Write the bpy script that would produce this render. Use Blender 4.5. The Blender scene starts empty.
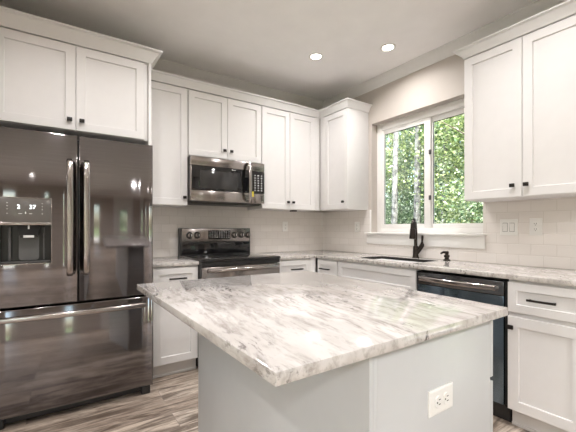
import bpy, bmesh, math, random
from mathutils import Vector
random.seed(7)
S = bpy.context.scene
COL = S.collection
PI = math.pi

# ------------------------------------------------------------------ camera
cam_data = bpy.data.cameras.new('camera')
cam_data.sensor_width = 36.0
cam_data.lens = 346.19 * 36.0 / 576.0
cam_data.shift_x = (288 - 285.76) / 576.0
cam_data.shift_y = (228.54 - 216.0) / 576.0
cam_data.clip_start = 0.02
cam = bpy.data.objects.new('camera', cam_data)
cam.location = (-2.8633, -3.4013, 1.1828)
cam.rotation_euler = (PI / 2, 0, -math.radians(33.9057))
COL.objects.link(cam)
S.camera = cam

# ------------------------------------------------------------------ sky, sun, exposure
SKY_STRENGTH = 0.55
SUN_STRENGTH = 13.0
LAMP_POWER = 5.0
ADDED_LAMP_POWER = 26.0
world = bpy.data.worlds.new('world')
S.world = world
world.use_nodes = True
wn = world.node_tree
wn.nodes.clear()
w_out = wn.nodes.new('ShaderNodeOutputWorld')
w_bg = wn.nodes.new('ShaderNodeBackground')
w_sky = wn.nodes.new('ShaderNodeTexSky')
w_sky.sky_type = 'NISHITA'
w_sky.sun_disc = False
w_sky.sun_elevation = math.radians(52)
w_sky.sun_rotation = math.radians(250)
w_sky.air_density = 1.2
w_sky.dust_density = 2.5
w_sky.ozone_density = 1.0
w_bg.inputs['Strength'].default_value = SKY_STRENGTH
wn.links.new(w_sky.outputs[0], w_bg.inputs[0])
wn.links.new(w_bg.outputs[0], w_out.inputs[0])

sun_d = bpy.data.lights.new('sun', 'SUN')
sun_d.energy = SUN_STRENGTH
sun_d.angle = math.radians(1.0)
sun_d.color = (1.0, 0.95, 0.86)
sun = bpy.data.objects.new('sun', sun_d)
sun.location = (-4, -14, 18)
sun.rotation_euler = Vector((0.14, 0.55, -0.80)).to_track_quat('-Z', 'Y').to_euler()
COL.objects.link(sun)

S.view_settings.view_transform = 'Standard'
S.view_settings.look = 'None'
S.view_settings.gamma = 1.0
S.view_settings.use_curve_mapping = False
S.view_settings.exposure = 0.82
S.cycles.max_bounces = 10
S.cycles.diffuse_bounces = 6
S.cycles.glossy_bounces = 5
S.cycles.transparent_max_bounces = 12
S.cycles.caustics_reflective = False
S.cycles.caustics_refractive = False
S.cycles.sample_clamp_indirect = 6.0


def portal(name, loc, direction, w, h):
    d = bpy.data.lights.new(name, 'AREA')
    d.shape = 'RECTANGLE'
    d.size = w
    d.size_y = h
    d.cycles.is_portal = True
    o = bpy.data.objects.new(name, d)
    o.location = loc
    o.rotation_euler = Vector(direction).to_track_quat('-Z', 'Y').to_euler()
    COL.objects.link(o)


portal('daylight_portal', (0.16, -1.396, 1.72), (-1, 0, 0), 1.25, 1.25)
portal('daylight_portal', (0.16, -4.45, 1.21), (-1, 0, 0), 1.9, 2.45)
portal('daylight_portal', (-1.2, -7.78, 1.1), (0, 1, 0), 1.0, 2.1)
portal('daylight_portal', (-4.35, -7.78, 1.17), (0, 1, 0), 0.75, 2.2)
portal('daylight_portal', (-5.58, -3.7, 1.1), (1, 0, 0), 1.9, 2.15)

# ------------------------------------------------------------------ materials
def new_mat(name):
    m = bpy.data.materials.new(name)
    m.use_nodes = True
    nt = m.node_tree
    return m, nt, nt.nodes['Principled BSDF']


def node(nt, kind, **kw):
    n = nt.nodes.new(kind)
    for k, v in kw.items():
        setattr(n, k, v)
    return n


def ramp(nt, fac, stops):
    r = nt.nodes.new('ShaderNodeValToRGB')
    while len(r.color_ramp.elements) < len(stops):
        r.color_ramp.elements.new(0.5)
    for e, (p, c) in zip(r.color_ramp.elements, stops):
        e.position = p
        e.color = (c[0], c[1], c[2], 1) if not isinstance(c, float) else (c, c, c, 1)
    nt.links.new(fac, r.inputs[0])
    return r


def mapped(nt, scale, rot=(0, 0, 0), loc=(0, 0, 0), coord='Object'):
    tc = nt.nodes.new('ShaderNodeTexCoord')
    mp = nt.nodes.new('ShaderNodeMapping')
    mp.inputs['Scale'].default_value = scale
    mp.inputs['Rotation'].default_value = rot
    mp.inputs['Location'].default_value = loc
    nt.links.new(tc.outputs[coord], mp.inputs[0])
    return mp.outputs[0]


def noise(nt, vec, scale, detail=4, rough=0.55, dist=0.0):
    n = nt.nodes.new('ShaderNodeTexNoise')
    n.inputs['Scale'].default_value = scale
    n.inputs['Detail'].default_value = detail
    n.inputs['Roughness'].default_value = rough
    n.inputs['Distortion'].default_value = dist
    nt.links.new(vec, n.inputs['Vector'])
    return n.outputs[0]


def mix(nt, mode, fac, a, b):
    n = nt.nodes.new('ShaderNodeMix')
    n.data_type = 'RGBA'
    n.blend_type = mode
    for sock, v in ((n.inputs[0], fac), (n.inputs[6], a), (n.inputs[7], b)):
        if isinstance(v, bpy.types.NodeSocket):
            nt.links.new(v, sock)
        elif isinstance(v, (int, float)):
            sock.default_value = v
        else:
            sock.default_value = (v[0], v[1], v[2], 1)
    return n.outputs[2]


def bump(nt, bsdf, height, strength, dist=0.002):
    b = nt.nodes.new('ShaderNodeBump')
    b.inputs['Strength'].default_value = strength
    b.inputs['Distance'].default_value = dist
    nt.links.new(height, b.inputs['Height'])
    nt.links.new(b.outputs[0], bsdf.inputs['Normal'])
    return b


def plain(name, col, rough=0.5, metal=0.0, var=0.04, nscale=14.0, coat=0.0, bmp=0.0):
    m, nt, b = new_mat(name)
    v = mapped(nt, (1, 1, 1))
    f = noise(nt, v, nscale, 3)
    lo = tuple(c * (1 - var) for c in col)
    hi = tuple(min(1, c * (1 + var)) for c in col)
    r = ramp(nt, f, [(0.3, lo), (0.7, hi)])
    nt.links.new(r.outputs[0], b.inputs['Base Color'])
    b.inputs['Roughness'].default_value = rough
    b.inputs['Metallic'].default_value = metal
    b.inputs['Coat Weight'].default_value = coat
    if bmp:
        f2 = noise(nt, v, nscale * 20, 2)
        bump(nt, b, f2, bmp, 0.001)
    return m


def emit(name, col, strength):
    m, nt, b = new_mat(name)
    b.inputs['Base Color'].default_value = (*col, 1)
    b.inputs['Emission Color'].default_value = (*col, 1)
    b.inputs['Emission Strength'].default_value = strength
    return m


def steel(name, col, rough, streak_axis=2, amount=0.010):
    m, nt, b = new_mat(name)
    sc = [90, 90, 90]
    sc[0] = 3
    sc[1] = 3
    v = mapped(nt, (3, 3, 220))
    f = noise(nt, v, 1.0, 3, 0.6)
    r = ramp(nt, f, [(0.3, tuple(c * 0.93 for c in col)), (0.7, tuple(c * 1.07 for c in col))])
    nt.links.new(r.outputs[0], b.inputs['Base Color'])
    b.inputs['Metallic'].default_value = 1.0
    b.inputs['Roughness'].default_value = rough
    b.inputs['Anisotropic'].default_value = 0.65
    b.inputs['Anisotropic Rotation'].default_value = 0.25
    tg = node(nt, 'ShaderNodeTangent', direction_type='RADIAL', axis='Z')
    nt.links.new(tg.outputs[0], b.inputs['Tangent'])
    bump(nt, b, f, amount, 0.0006)
    return m


def glass_mat(name, tint=(0.96, 0.985, 0.98)):
    m = bpy.data.materials.new(name)
    m.use_nodes = True
    nt = m.node_tree
    nt.nodes.clear()
    out = node(nt, 'ShaderNodeOutputMaterial')
    tr = node(nt, 'ShaderNodeBsdfTransparent')
    tr.inputs[0].default_value = (*tint, 1)
    gl = node(nt, 'ShaderNodeBsdfGlossy')
    gl.inputs['Roughness'].default_value = 0.01
    fr = node(nt, 'ShaderNodeFresnel')
    fr.inputs[0].default_value = 1.45
    mx = node(nt, 'ShaderNodeMixShader')
    nt.links.new(fr.outputs[0], mx.inputs[0])
    nt.links.new(tr.outputs[0], mx.inputs[1])
    nt.links.new(gl.outputs[0], mx.inputs[2])
    nt.links.new(mx.outputs[0], out.inputs[0])
    return m


def marble(name, base=(0.62, 0.592, 0.577), rot=0.15, fine_x=11.0, fine_y=2.4):
    m, nt, b = new_mat(name)
    v = mapped(nt, (1, 1, 1), (0, 0, rot))
    warp = nt.nodes.new('ShaderNodeTexNoise')
    warp.inputs['Scale'].default_value = 2.6
    warp.inputs['Detail'].default_value = 3
    nt.links.new(v, warp.inputs['Vector'])
    add = node(nt, 'ShaderNodeMixRGB', blend_type='LINEAR_LIGHT')
    add.inputs[0].default_value = 0.04
    nt.links.new(v, add.inputs[1])
    nt.links.new(warp.outputs['Color'], add.inputs[2])
    st = node(nt, 'ShaderNodeMapping')
    st.inputs['Scale'].default_value = (fine_x, fine_y, 9.0)
    nt.links.new(add.outputs[0], st.inputs[0])
    sv = st.outputs[0]
    cloud = ramp(nt, noise(nt, sv, 0.9, 5, 0.6), [(0.40, (0.0, 0.0, 0.0)), (0.70, (1, 1, 1))])
    c1 = mix(nt, 'MIX', cloud.outputs[0], base, (0.47, 0.435, 0.415))
    fine = ramp(nt, noise(nt, sv, 3.0, 6, 0.68, 0.25), [(0.47, 0.0), (0.68, 1.0)])
    c2 = mix(nt, 'MIX', fine.outputs[0], c1, (0.33, 0.30, 0.28))
    f3 = noise(nt, sv, 5.0, 5, 0.70, 0.4)
    gate = ramp(nt, noise(nt, v, 3.2, 3, 0.5), [(0.47, 0.0), (0.62, 1.0)])
    dk = ramp(nt, f3, [(0.545, 0.0), (0.62, 1.0)])
    dg = mix(nt, 'MULTIPLY', 1.0, dk.outputs[0], gate.outputs[0])
    c3 = mix(nt, 'MIX', dg, c2, (0.12, 0.105, 0.10))
    nt.links.new(c3, b.inputs['Base Color'])
    b.inputs['Roughness'].default_value = 0.07
    b.inputs['Specular IOR Level'].default_value = 0.65
    b.inputs['Coat Weight'].default_value = 0.0
    b.inputs['Coat Roughness'].default_value = 0.03
    b.inputs['Coat IOR'].default_value = 1.5
    return m


def tile_mat(name, axis):
    m, nt, b = new_mat(name)
    geo = node(nt, 'ShaderNodeNewGeometry')
    sep = node(nt, 'ShaderNodeSeparateXYZ')
    nt.links.new(geo.outputs['Position'], sep.inputs[0])
    cmb = node(nt, 'ShaderNodeCombineXYZ')
    nt.links.new(sep.outputs[axis], cmb.inputs[0])
    sub = node(nt, 'ShaderNodeMath', operation='SUBTRACT')
    sub.inputs[1].default_value = 0.911
    nt.links.new(sep.outputs['Z'], sub.inputs[0])
    nt.links.new(sub.outputs[0], cmb.inputs[1])
    br = node(nt, 'ShaderNodeTexBrick')
    br.offset = 0.5
    br.inputs['Scale'].default_value = 1.0
    br.inputs['Brick Width'].default_value = 0.1545
    br.inputs['Row Height'].default_value = 0.0787
    br.inputs['Mortar Size'].default_value = 0.0016
    br.inputs['Mortar Smooth'].default_value = 0.1
    br.inputs['Bias'].default_value = 0.0
    br.inputs['Color1'].default_value = (0.745, 0.705, 0.675, 1)
    br.inputs['Color2'].default_value = (0.78, 0.74, 0.71, 1)
    br.inputs['Mortar'].default_value = (0.66, 0.62, 0.58, 1)
    nt.links.new(cmb.outputs[0], br.inputs['Vector'])
    nt.links.new(br.outputs['Color'], b.inputs['Base Color'])
    b.inputs['Roughness'].default_value = 0.12
    br2 = node(nt, 'ShaderNodeTexBrick')
    br2.offset = 0.5
    for k in ('Scale', 'Brick Width', 'Row Height', 'Bias'):
        br2.inputs[k].default_value = br.inputs[k].default_value
    br2.inputs['Mortar Size'].default_value = 0.005
    br2.inputs['Mortar Smooth'].default_value = 1.0
    br2.inputs['Color1'].default_value = (0.8, 0.8, 0.8, 1)
    br2.inputs['Color2'].default_value = (1, 1, 1, 1)
    br2.inputs['Mortar'].default_value = (0, 0, 0, 1)
    nt.links.new(cmb.outputs[0], br2.inputs['Vector'])
    wv = noise(nt, cmb.outputs[0], 9.0, 2)
    hh = mix(nt, 'ADD', 0.25, br2.outputs['Color'], wv)
    bump(nt, b, hh, 0.5, 0.002)
    return m


def plank_mat(name):
    m, nt, b = new_mat(name)
    v = mapped(nt, (1, 1, 1), loc=(0.3, 0.05, 0))
    br = node(nt, 'ShaderNodeTexBrick')
    br.offset = 0.37
    br.inputs['Scale'].default_value = 1.0
    br.inputs['Brick Width'].default_value = 1.22
    br.inputs['Row Height'].default_value = 0.18
    br.inputs['Mortar Size'].default_value = 0.0012
    br.inputs['Bias'].default_value = 0.0
    br.inputs['Color1'].default_value = (0, 0, 0, 1)
    br.inputs['Color2'].default_value = (1, 1, 1, 1)
    br.inputs['Mortar'].default_value = (0.3, 0.3, 0.3, 1)
    nt.links.new(v, br.inputs['Vector'])
    tint = ramp(nt, br.outputs['Color'], [(0.0, (0.40, 0.33, 0.275)), (0.5, (0.54, 0.465, 0.395)), (1.0, (0.66, 0.585, 0.51))])
    # shift grain per plank
    off = node(nt, 'ShaderNodeVectorMath', operation='MULTIPLY_ADD')
    off.inputs[1].default_value = (3.1, 1.7, 0)
    nt.links.new(br.outputs['Color'], off.inputs[0])
    nt.links.new(v, off.inputs[2])
    mp = node(nt, 'ShaderNodeMapping')
    mp.inputs['Scale'].default_value = (1.9, 15.0, 1)
    nt.links.new(off.outputs[0], mp.inputs[0])
    g1 = ramp(nt, noise(nt, mp.outputs[0], 0.75, 6, 0.66, 1.3), [(0.38, (0.22, 0.18, 0.155)), (0.56, (1.12, 1.1, 1.08))])
    c = mix(nt, 'MULTIPLY', 0.85, tint.outputs[0], g1.outputs[0])
    g2 = ramp(nt, noise(nt, mp.outputs[0], 4.0, 5, 0.7, 0.4), [(0.38, (0.50, 0.45, 0.41)), (0.56, (1, 1, 1))])
    c = mix(nt, 'MULTIPLY', 0.7, c, g2.outputs[0])
    c = mix(nt, 'MIX', br.outputs['Fac'], c, (0.22, 0.18, 0.15))
    nt.links.new(c, b.inputs['Base Color'])
    b.inputs['Roughness'].default_value = 0.38
    bump(nt, b, g2.outputs[0], 0.12, 0.001)
    return m


def leaf_mat(name, stops, trans=0.35):
    m = bpy.data.materials.new(name)
    m.use_nodes = True
    nt = m.node_tree
    nt.nodes.clear()
    out = node(nt, 'ShaderNodeOutputMaterial')
    geo = node(nt, 'ShaderNodeNewGeometry')
    r = ramp(nt, geo.outputs['Random Per Island'], stops)
    d = node(nt, 'ShaderNodeBsdfPrincipled')
    d.inputs['Roughness'].default_value = 0.28
    t = node(nt, 'ShaderNodeBsdfTranslucent')
    nt.links.new(r.outputs[0], d.inputs['Base Color'])
    nt.links.new(r.outputs[0], t.inputs[0])
    mx = node(nt, 'ShaderNodeMixShader')
    mx.inputs[0].default_value = trans
    nt.links.new(d.outputs[0], mx.inputs[1])
    nt.links.new(t.outputs[0], mx.inputs[2])
    nt.links.new(mx.outputs[0], out.inputs[0])
    return m


M = {}
M['cab'] = plain('painted_white_cabinet', (0.71, 0.695, 0.69), 0.5, 0, 0.012)
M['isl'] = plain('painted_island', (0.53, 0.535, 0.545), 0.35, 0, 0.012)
M['crown'] = plain('painted_crown', (0.72, 0.715, 0.71), 0.38, 0, 0.012)
M['cornice'] = plain('painted_cornice', (0.70, 0.688, 0.675), 0.5, 0, 0.012)
M['trim'] = plain('painted_trim', (0.80, 0.79, 0.775), 0.4, 0, 0.012)
M['vinyl'] = plain('white_vinyl', (0.84, 0.825, 0.805), 0.35, 0, 0.012)
M['wall'] = plain('beige_wall_paint', (0.53, 0.485, 0.445), 0.75, 0, 0.02, 6.0, bmp=0.05)
M['ceil'] = plain('ceiling_paint', (0.90, 0.89, 0.885), 0.85, 0, 0.02, 5.0, bmp=0.04)
M['floor'] = plank_mat('plank_floor')
M['tile_back'] = tile_mat('subway_tile_back', 'X')
M['tile_right'] = tile_mat('subway_tile_right', 'Y')
M['marble'] = marble('marble_island')
M['granite'] = marble('marble_counter', (0.62, 0.59, 0.565), 0.9, 14.0, 6.0)
M['fridge'] = steel('black_stainless', (0.225, 0.211, 0.214), 0.08, amount=0.022)
M['bright'] = steel('polished_steel', (0.42, 0.385, 0.37), 0.16)
M['brush'] = steel('brushed_steel', (0.36, 0.33, 0.315), 0.2)
M['darksteel'] = steel('dark_steel_strip', (0.19, 0.195, 0.205), 0.22)
M['bluefilm'] = steel('blue_grey_steel', (0.17, 0.225, 0.28), 0.2)
M['sinksteel'] = steel('shaded_sink_steel', (0.075, 0.072, 0.07), 0.4)  # steel darkened to stand in for shade deep in the basin
M['dark'] = plain('dark_plastic', (0.022, 0.021, 0.021), 0.4)
M['gap'] = plain('black_gasket_gap', (0.006, 0.006, 0.006), 0.7)
M['charcoal'] = plain('charcoal_side', (0.07, 0.066, 0.065), 0.45)
M['blackglass'] = plain('black_glass', (0.008, 0.008, 0.009), 0.03, 0, 0.01, coat=0.3)
M['recess'] = plain('dispenser_recess', (0.012, 0.012, 0.012), 0.3)
M['mesh'] = plain('oven_window_mesh', (0.035, 0.034, 0.034), 0.08)
M['bronze'] = plain('dark_bronze', (0.030, 0.023, 0.019), 0.28, 0.6)
M['hardware'] = plain('matte_black_bronze', (0.018, 0.014, 0.012), 0.38, 0.3)
M['greyplastic'] = plain('grey_plastic', (0.10, 0.10, 0.10), 0.3)
M['panelgrey'] = plain('panel_grey', (0.15, 0.14, 0.132), 0.25, 0.3)
M['white'] = plain('white_plastic', (0.80, 0.79, 0.77), 0.3, 0, 0.01)
M['slot'] = plain('outlet_slot', (0.03, 0.028, 0.026), 0.6)
M['print'] = plain('white_print_glint', (0.72, 0.72, 0.72), 0.5)
M['yellow'] = plain('yellow_sticker', (0.80, 0.66, 0.05), 0.5)
M['ring'] = plain('burner_ring', (0.09, 0.09, 0.09), 0.2)
M['lcd'] = emit('lit_display', (0.9, 0.97, 1.0), 1.6)
M['lamp'] = emit('lamp_lens', (1.0, 0.93, 0.82), 14.0)
M['glass'] = glass_mat('window_glass')
M['toe'] = plain('toe_kick_paint', (0.62, 0.595, 0.575), 0.45, 0, 0.02)
M['bark_pale'] = plain('pale_bark', (0.22, 0.213, 0.205), 0.85, 0, 0.85, 12.0, bmp=0.4)
M['bark'] = plain('brown_bark', (0.16, 0.12, 0.09), 0.9, 0, 0.3, 9.0, bmp=0.4)
M['bounce_slab'] = plain('pale_bounce_slab', (0.56, 0.54, 0.51), 0.85, 0, 0.08, 3.0)
M['grass'] = plain('lawn', (0.12, 0.17, 0.05), 0.9, 0, 0.35, 5.0)
M['leaf_lime'] = leaf_mat('leaf_lime', [(0.0, (0.05, 0.11, 0.035)), (0.4, (0.28, 0.37, 0.12)), (0.75, (0.56, 0.60, 0.28)), (1.0, (0.82, 0.84, 0.70))])
M['leaf_mid'] = leaf_mat('leaf_mid', [(0.0, (0.05, 0.11, 0.045)), (0.5, (0.18, 0.27, 0.14)), (0.85, (0.44, 0.51, 0.33)), (1.0, (0.80, 0.83, 0.70))])
M['leaf_dark'] = leaf_mat('leaf_dark', [(0.0, (0.02, 0.07, 0.02)), (0.6, (0.08, 0.18, 0.05)), (1.0, (0.26, 0.38, 0.15))])

# ------------------------------------------------------------------ mesh builder
WL = {}


class MB:
    """Collects shapes in world coordinates; build() links them as one mesh object."""

    def __init__(self):
        self.bm = bmesh.new()

    def box(self, x0, x1, y0, y1, z0, z1, bev=0.0, mi=0, seg=2):
        x0, x1 = min(x0, x1), max(x0, x1)
        y0, y1 = min(y0, y1), max(y0, y1)
        z0, z1 = min(z0, z1), max(z0, z1)
        vs = [self.bm.verts.new(p) for p in ((x0, y0, z0), (x1, y0, z0), (x1, y1, z0), (x0, y1, z0), (x0, y0, z1), (x1, y0, z1), (x1, y1, z1), (x0, y1, z1))]
        fs = [self.bm.faces.new([vs[i] for i in f]) for f in ((3, 2, 1, 0), (4, 5, 6, 7), (0, 1, 5, 4), (1, 2, 6, 5), (2, 3, 7, 6), (3, 0, 4, 7))]
        for f in fs:
            f.material_index = mi
        if bev > 0:
            es = list({e for f in fs for e in f.edges})
            bmesh.ops.bevel(self.bm, geom=es, offset=bev, segments=seg, affect='EDGES', profile=0.5, material=-1)
        return self

    def poly(self, pts, mi=0):
        f = self.bm.faces.new([self.bm.verts.new(p) for p in pts])
        f.material_index = mi
        return f

    def loft(self, rings, cap0=True, cap1=True, closed=True, mi=0):
        vr = [[self.bm.verts.new(p) for p in r] for r in rings]
        n = len(vr[0])
        for a, b in zip(vr[:-1], vr[1:]):
            for i in range(n if closed else n - 1):
                j = (i + 1) % n
                self.bm.faces.new((a[i], a[j], b[j], b[i])).material_index = mi
        if cap0:
            self.bm.faces.new(list(reversed(vr[0]))).material_index = mi
        if cap1:
            self.bm.faces.new(vr[-1]).material_index = mi
        return self

    def tube(self, pts, rx, ry=None, side=None, seg=12, mi=0, power=2.0):
        """swept (super)ellipse; rx lies along `side`. rx/ry may be lists (taper)"""
        pts = [Vector(p) for p in pts]
        ry = rx if ry is None else ry
        rings = []
        s = Vector(side) if side else None
        for i, p in enumerate(pts):
            t = (pts[min(i + 1, len(pts) - 1)] - pts[max(i - 1, 0)]).normalized()
            if s is None:
                s = t.orthogonal().normalized()
            s = (s - t * s.dot(t)).normalized()
            u = t.cross(s)
            a = rx[i] if isinstance(rx, (list, tuple)) else rx
            b = ry[i] if isinstance(ry, (list, tuple)) else ry
            ring = []
            for k in range(seg):
                an = 2 * PI * k / seg
                c, d = math.cos(an), math.sin(an)
                c = math.copysign(abs(c) ** (2 / power), c)
                d = math.copysign(abs(d) ** (2 / power), d)
                ring.append(p + s * (a * c) + u * (b * d))
            rings.append(ring)
        return self.loft(rings, mi=mi)

    def lathe(self, c, axis, prof, seg=24, mi=0):
        """prof: (distance along axis, radius)"""
        c = Vector(c)
        a = Vector(axis).normalized()
        s = a.orthogonal().normalized()
        u = a.cross(s)
        rings = [[c + a * h + s * (r * math.cos(2 * PI * k / seg)) + u * (r * math.sin(2 * PI * k / seg)) for k in range(seg)] for h, r in prof]
        return self.loft(rings, mi=mi)

    def rings(self, F, s0, s1, z0, z1, prof, mi=0):
        """nested rectangles on a facade: prof = (inset, outward distance); F maps (s, d, z) to the world"""
        rr = []
        for ins, d in prof:
            rr.append([F(s0 + ins, d, z0 + ins), F(s1 - ins, d, z0 + ins), F(s1 - ins, d, z1 - ins), F(s0 + ins, d, z1 - ins)])
        return self.loft(rr, mi=mi)

    def fbox(self, F, s0, s1, d0, d1, z0, z1, bev=0.0, mi=0):
        a, b = F(s0, d0, z0), F(s1, d1, z1)
        return self.box(a[0], b[0], a[1], b[1], a[2], b[2], bev, mi)

    def slab(self, poly2d, z0, z1, bev=0.003):
        n0 = set(self.bm.faces)
        self.loft([[(x, y, z0) for x, y in poly2d], [(x, y, z1) for x, y in poly2d]])
        fs = [f for f in self.bm.faces if f not in n0]
        bmesh.ops.recalc_face_normals(self.bm, faces=fs)
        if bev:
            es = list({e for f in fs for e in f.edges})
            bmesh.ops.bevel(self.bm, geom=es, offset=bev, segments=2, affect='EDGES', profile=0.5)
        return self

    def build(self, name, mats, parent=None, smooth=0.55, recalc=True):
        bm = self.bm
        if recalc:
            bmesh.ops.recalc_face_normals(bm, faces=list(bm.faces))
        xs = [v.co for v in bm.verts]
        lo = Vector((min(v.x for v in xs), min(v.y for v in xs), min(v.z for v in xs)))
        hi = Vector((max(v.x for v in xs), max(v.y for v in xs), max(v.z for v in xs)))
        c = (lo + hi) / 2
        for v in bm.verts:
            v.co -= c
        me = bpy.data.meshes.new(name)
        bm.to_mesh(me)
        bm.free()
        for m in (mats if isinstance(mats, (list, tuple)) else [mats]):
            me.materials.append(M[m] if isinstance(m, str) else m)
        if smooth:
            for p in me.polygons:
                p.use_smooth = True
            me.set_sharp_from_angle(angle=smooth)
        o = bpy.data.objects.new(name, me)
        COL.objects.link(o)
        WL[o.name] = c
        if parent:
            o.parent = parent
            o.location = c - WL[parent.name]
        else:
            o.location = c
        return o


def thing(name, loc, label, cat, group=None):
    o = bpy.data.objects.new(name, None)
    o.empty_display_size = 0.1
    COL.objects.link(o)
    o.location = loc
    WL[o.name] = Vector(loc)
    o['label'] = label
    o['category'] = cat
    if group:
        o['group'] = group
    return o


def tag(o, label, cat, group=None):
    o['label'] = label
    o['category'] = cat
    if group:
        o['group'] = group
    return o


def struct(o):
    o['kind'] = 'structure'
    return o


def struct_root(name, loc):
    o = bpy.data.objects.new(name, None)
    COL.objects.link(o)
    o.location = loc
    WL[o.name] = Vector(loc)
    o['kind'] = 'structure'
    return o


def copy_tree(o, parent=None):
    c = o.copy()
    COL.objects.link(c)
    if parent:
        c.parent = parent
    for ch in list(o.children):
        copy_tree(ch, c)
    return c


def text_part(name, body, size, F, s, d, z, mat, parent, thick=0.0006):
    """lettering on a facade, centred on (s, z)"""
    cu = bpy.data.curves.new(name, 'FONT')
    cu.body = body
    cu.size = size
    cu.align_x = 'CENTER'
    cu.align_y = 'CENTER'
    cu.extrude = thick
    to = bpy.data.objects.new('tmp_text', cu)
    COL.objects.link(to)
    bpy.context.view_layer.update()
    me = bpy.data.meshes.new_from_object(to.evaluated_get(bpy.context.evaluated_depsgraph_get()))
    bpy.data.objects.remove(to)
    b = MB()
    b.bm.from_mesh(me)
    bpy.data.meshes.remove(me)
    sgn = RIGHT[F]
    for v in b.bm.verts:
        v.co = Vector(F(s + sgn * v.co.x, d + thick + v.co.z, z + v.co.y))
    return b.build(name, mat, parent, smooth=0)


# facades: (s along the wall, d outwards, z)
def FA(s, d, z):
    return (s, -d, z)


def FB(s, d, z):
    return (-d, s, z)


def FI(s, d, z):      # right flank of the island, facing +x
    return (ISL_R + d, s, z)


RIGHT = {FA: 1, FB: -1, FI: 1}
ISL_R = -1.664
CEIL = 2.775
X_LEFT = -3.205

# ------------------------------------------------------------------ setting
b = MB()
b.box(-5.4, 0.0, -7.6, 0.0, -0.08, 0.0)
struct(b.build('floor', 'floor', smooth=0))
b = MB()
b.box(-5.9, 0.45, -8.0, 0.4, CEIL, CEIL + 0.12)
struct(b.build('ceiling', 'ceil', smooth=0))

b = MB()
b.box(-5.55, 0.15, 0.0, 0.15, -0.08, CEIL)
wall_back = struct(b.build('wall_back', 'wall', smooth=0))
WY0, WY1, WZ0, WZ1 = -1.9825, -0.8088, 1.1295, 2.313     # kitchen window opening
DY0, DY1 = -5.35, -3.55                                   # patio door opening
b = MB()
b.box(0, 0.15, WY1, 0.0, -0.08, CEIL)
b.box(0, 0.15, WY0, WY1, -0.08, WZ0)
b.box(0, 0.15, WY0, WY1, WZ1, CEIL)
b.box(0, 0.15, DY1, WY0, -0.08, CEIL)
b.box(0, 0.15, DY0, DY1, 2.42, CEIL)
b.box(0, 0.15, -7.75, DY0, -0.08, CEIL)
wall_right = struct(b.build('wall_right', 'wall', smooth=0))
b = MB()
b.box(X_LEFT - 0.12, X_LEFT, -0.92, 0.0, 0, CEIL)
struct(b.build('wall_left', 'wall', smooth=0))
# far living-room walls with their openings
b = MB()
b.box(-5.55, -4.7, -7.75, -7.6, -0.08, CEIL)
b.box(-4.7, -4.0, -7.75, -7.6, -0.08, 0.08)
b.box(-4.7, -4.0, -7.75, -7.6, 2.25, CEIL)
b.box(-4.0, -2.76, -7.75, -7.6, -0.08, CEIL)
b.box(-2.76, -2.50, -7.75, -7.6, -0.08, 0.08)
b.box(-2.76, -2.50, -7.75, -7.6, 2.25, CEIL)
b.box(-2.50, -1.65, -7.75, -7.6, -0.08, CEIL)
b.box(-1.65, -0.75, -7.75, -7.6, 2.12, CEIL)
b.box(-0.75, 0.0, -7.75, -7.6, -0.08, CEIL)
struct(b.build('wall_rear', 'wall', smooth=0))
b = MB()
b.box(-5.55, -5.4, -7.6, -4.6, -0.08, CEIL)
b.box(-5.55, -5.4, -4.6, -2.8, 2.15, CEIL)
b.box(-5.55, -5.4, -2.8, 0.0, -0.08, CEIL)
struct(b.build('wall_far_left', 'wall', smooth=0))


def glazed(name, F, s0, s1, z0, z1, panes, fr=0.07, d=-0.10):
    r = struct_root(name, F((s0 + s1) / 2, d, z0))
    b = MB()
    b.fbox(F, s0, s1, d - 0.03, d + 0.03, z0, z0 + fr, 0.003)
    b.fbox(F, s0, s1, d - 0.03, d + 0.03, z1 - fr, z1, 0.003)
    b.fbox(F, s0, s0 + fr, d - 0.03, d + 0.03, z0 + fr, z1 - fr, 0.003)
    b.fbox(F, s1 - fr, s1, d - 0.03, d + 0.03, z0 + fr, z1 - fr, 0.003)
    w = (s1 - s0) / panes
    for k in range(1, panes):
        b.fbox(F, s0 + k * w - fr / 2, s0 + k * w + fr / 2, d - 0.03, d + 0.03, z0 + fr, z1 - fr, 0.003)
    b.build('frame', 'vinyl', r)
    for k in range(panes):
        g = MB()
        g.fbox(F, s0 + k * w + fr * 0.5, s0 + (k + 1) * w - fr * 0.5, d - 0.003, d + 0.003, z0 + fr * 0.6, z1 - fr * 0.6)
        g.build('glass_pane', 'glass', r, smooth=0)
    return r


def FR(s, d, z):      # rear wall, facing +y
    return (s, -7.6 + d, z)


def FL(s, d, z):      # far left wall, facing +x
    return (-5.4 + d, s, z)


glazed('door_1', FB, DY0, DY1, 0.0, 2.42, 2, 0.07)
glazed('window_2', FR, -4.7, -4.0, 0.08, 2.25, 1, 0.05)  # unseen window, shaped for upright streaks in the refrigerator's reflections
glazed('window_3', FR, -2.76, -2.50, 0.08, 2.25, 1, 0.04)
glazed('door_3', FL, -4.6, -2.8, 0.0, 2.15, 2, 0.09)
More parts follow.
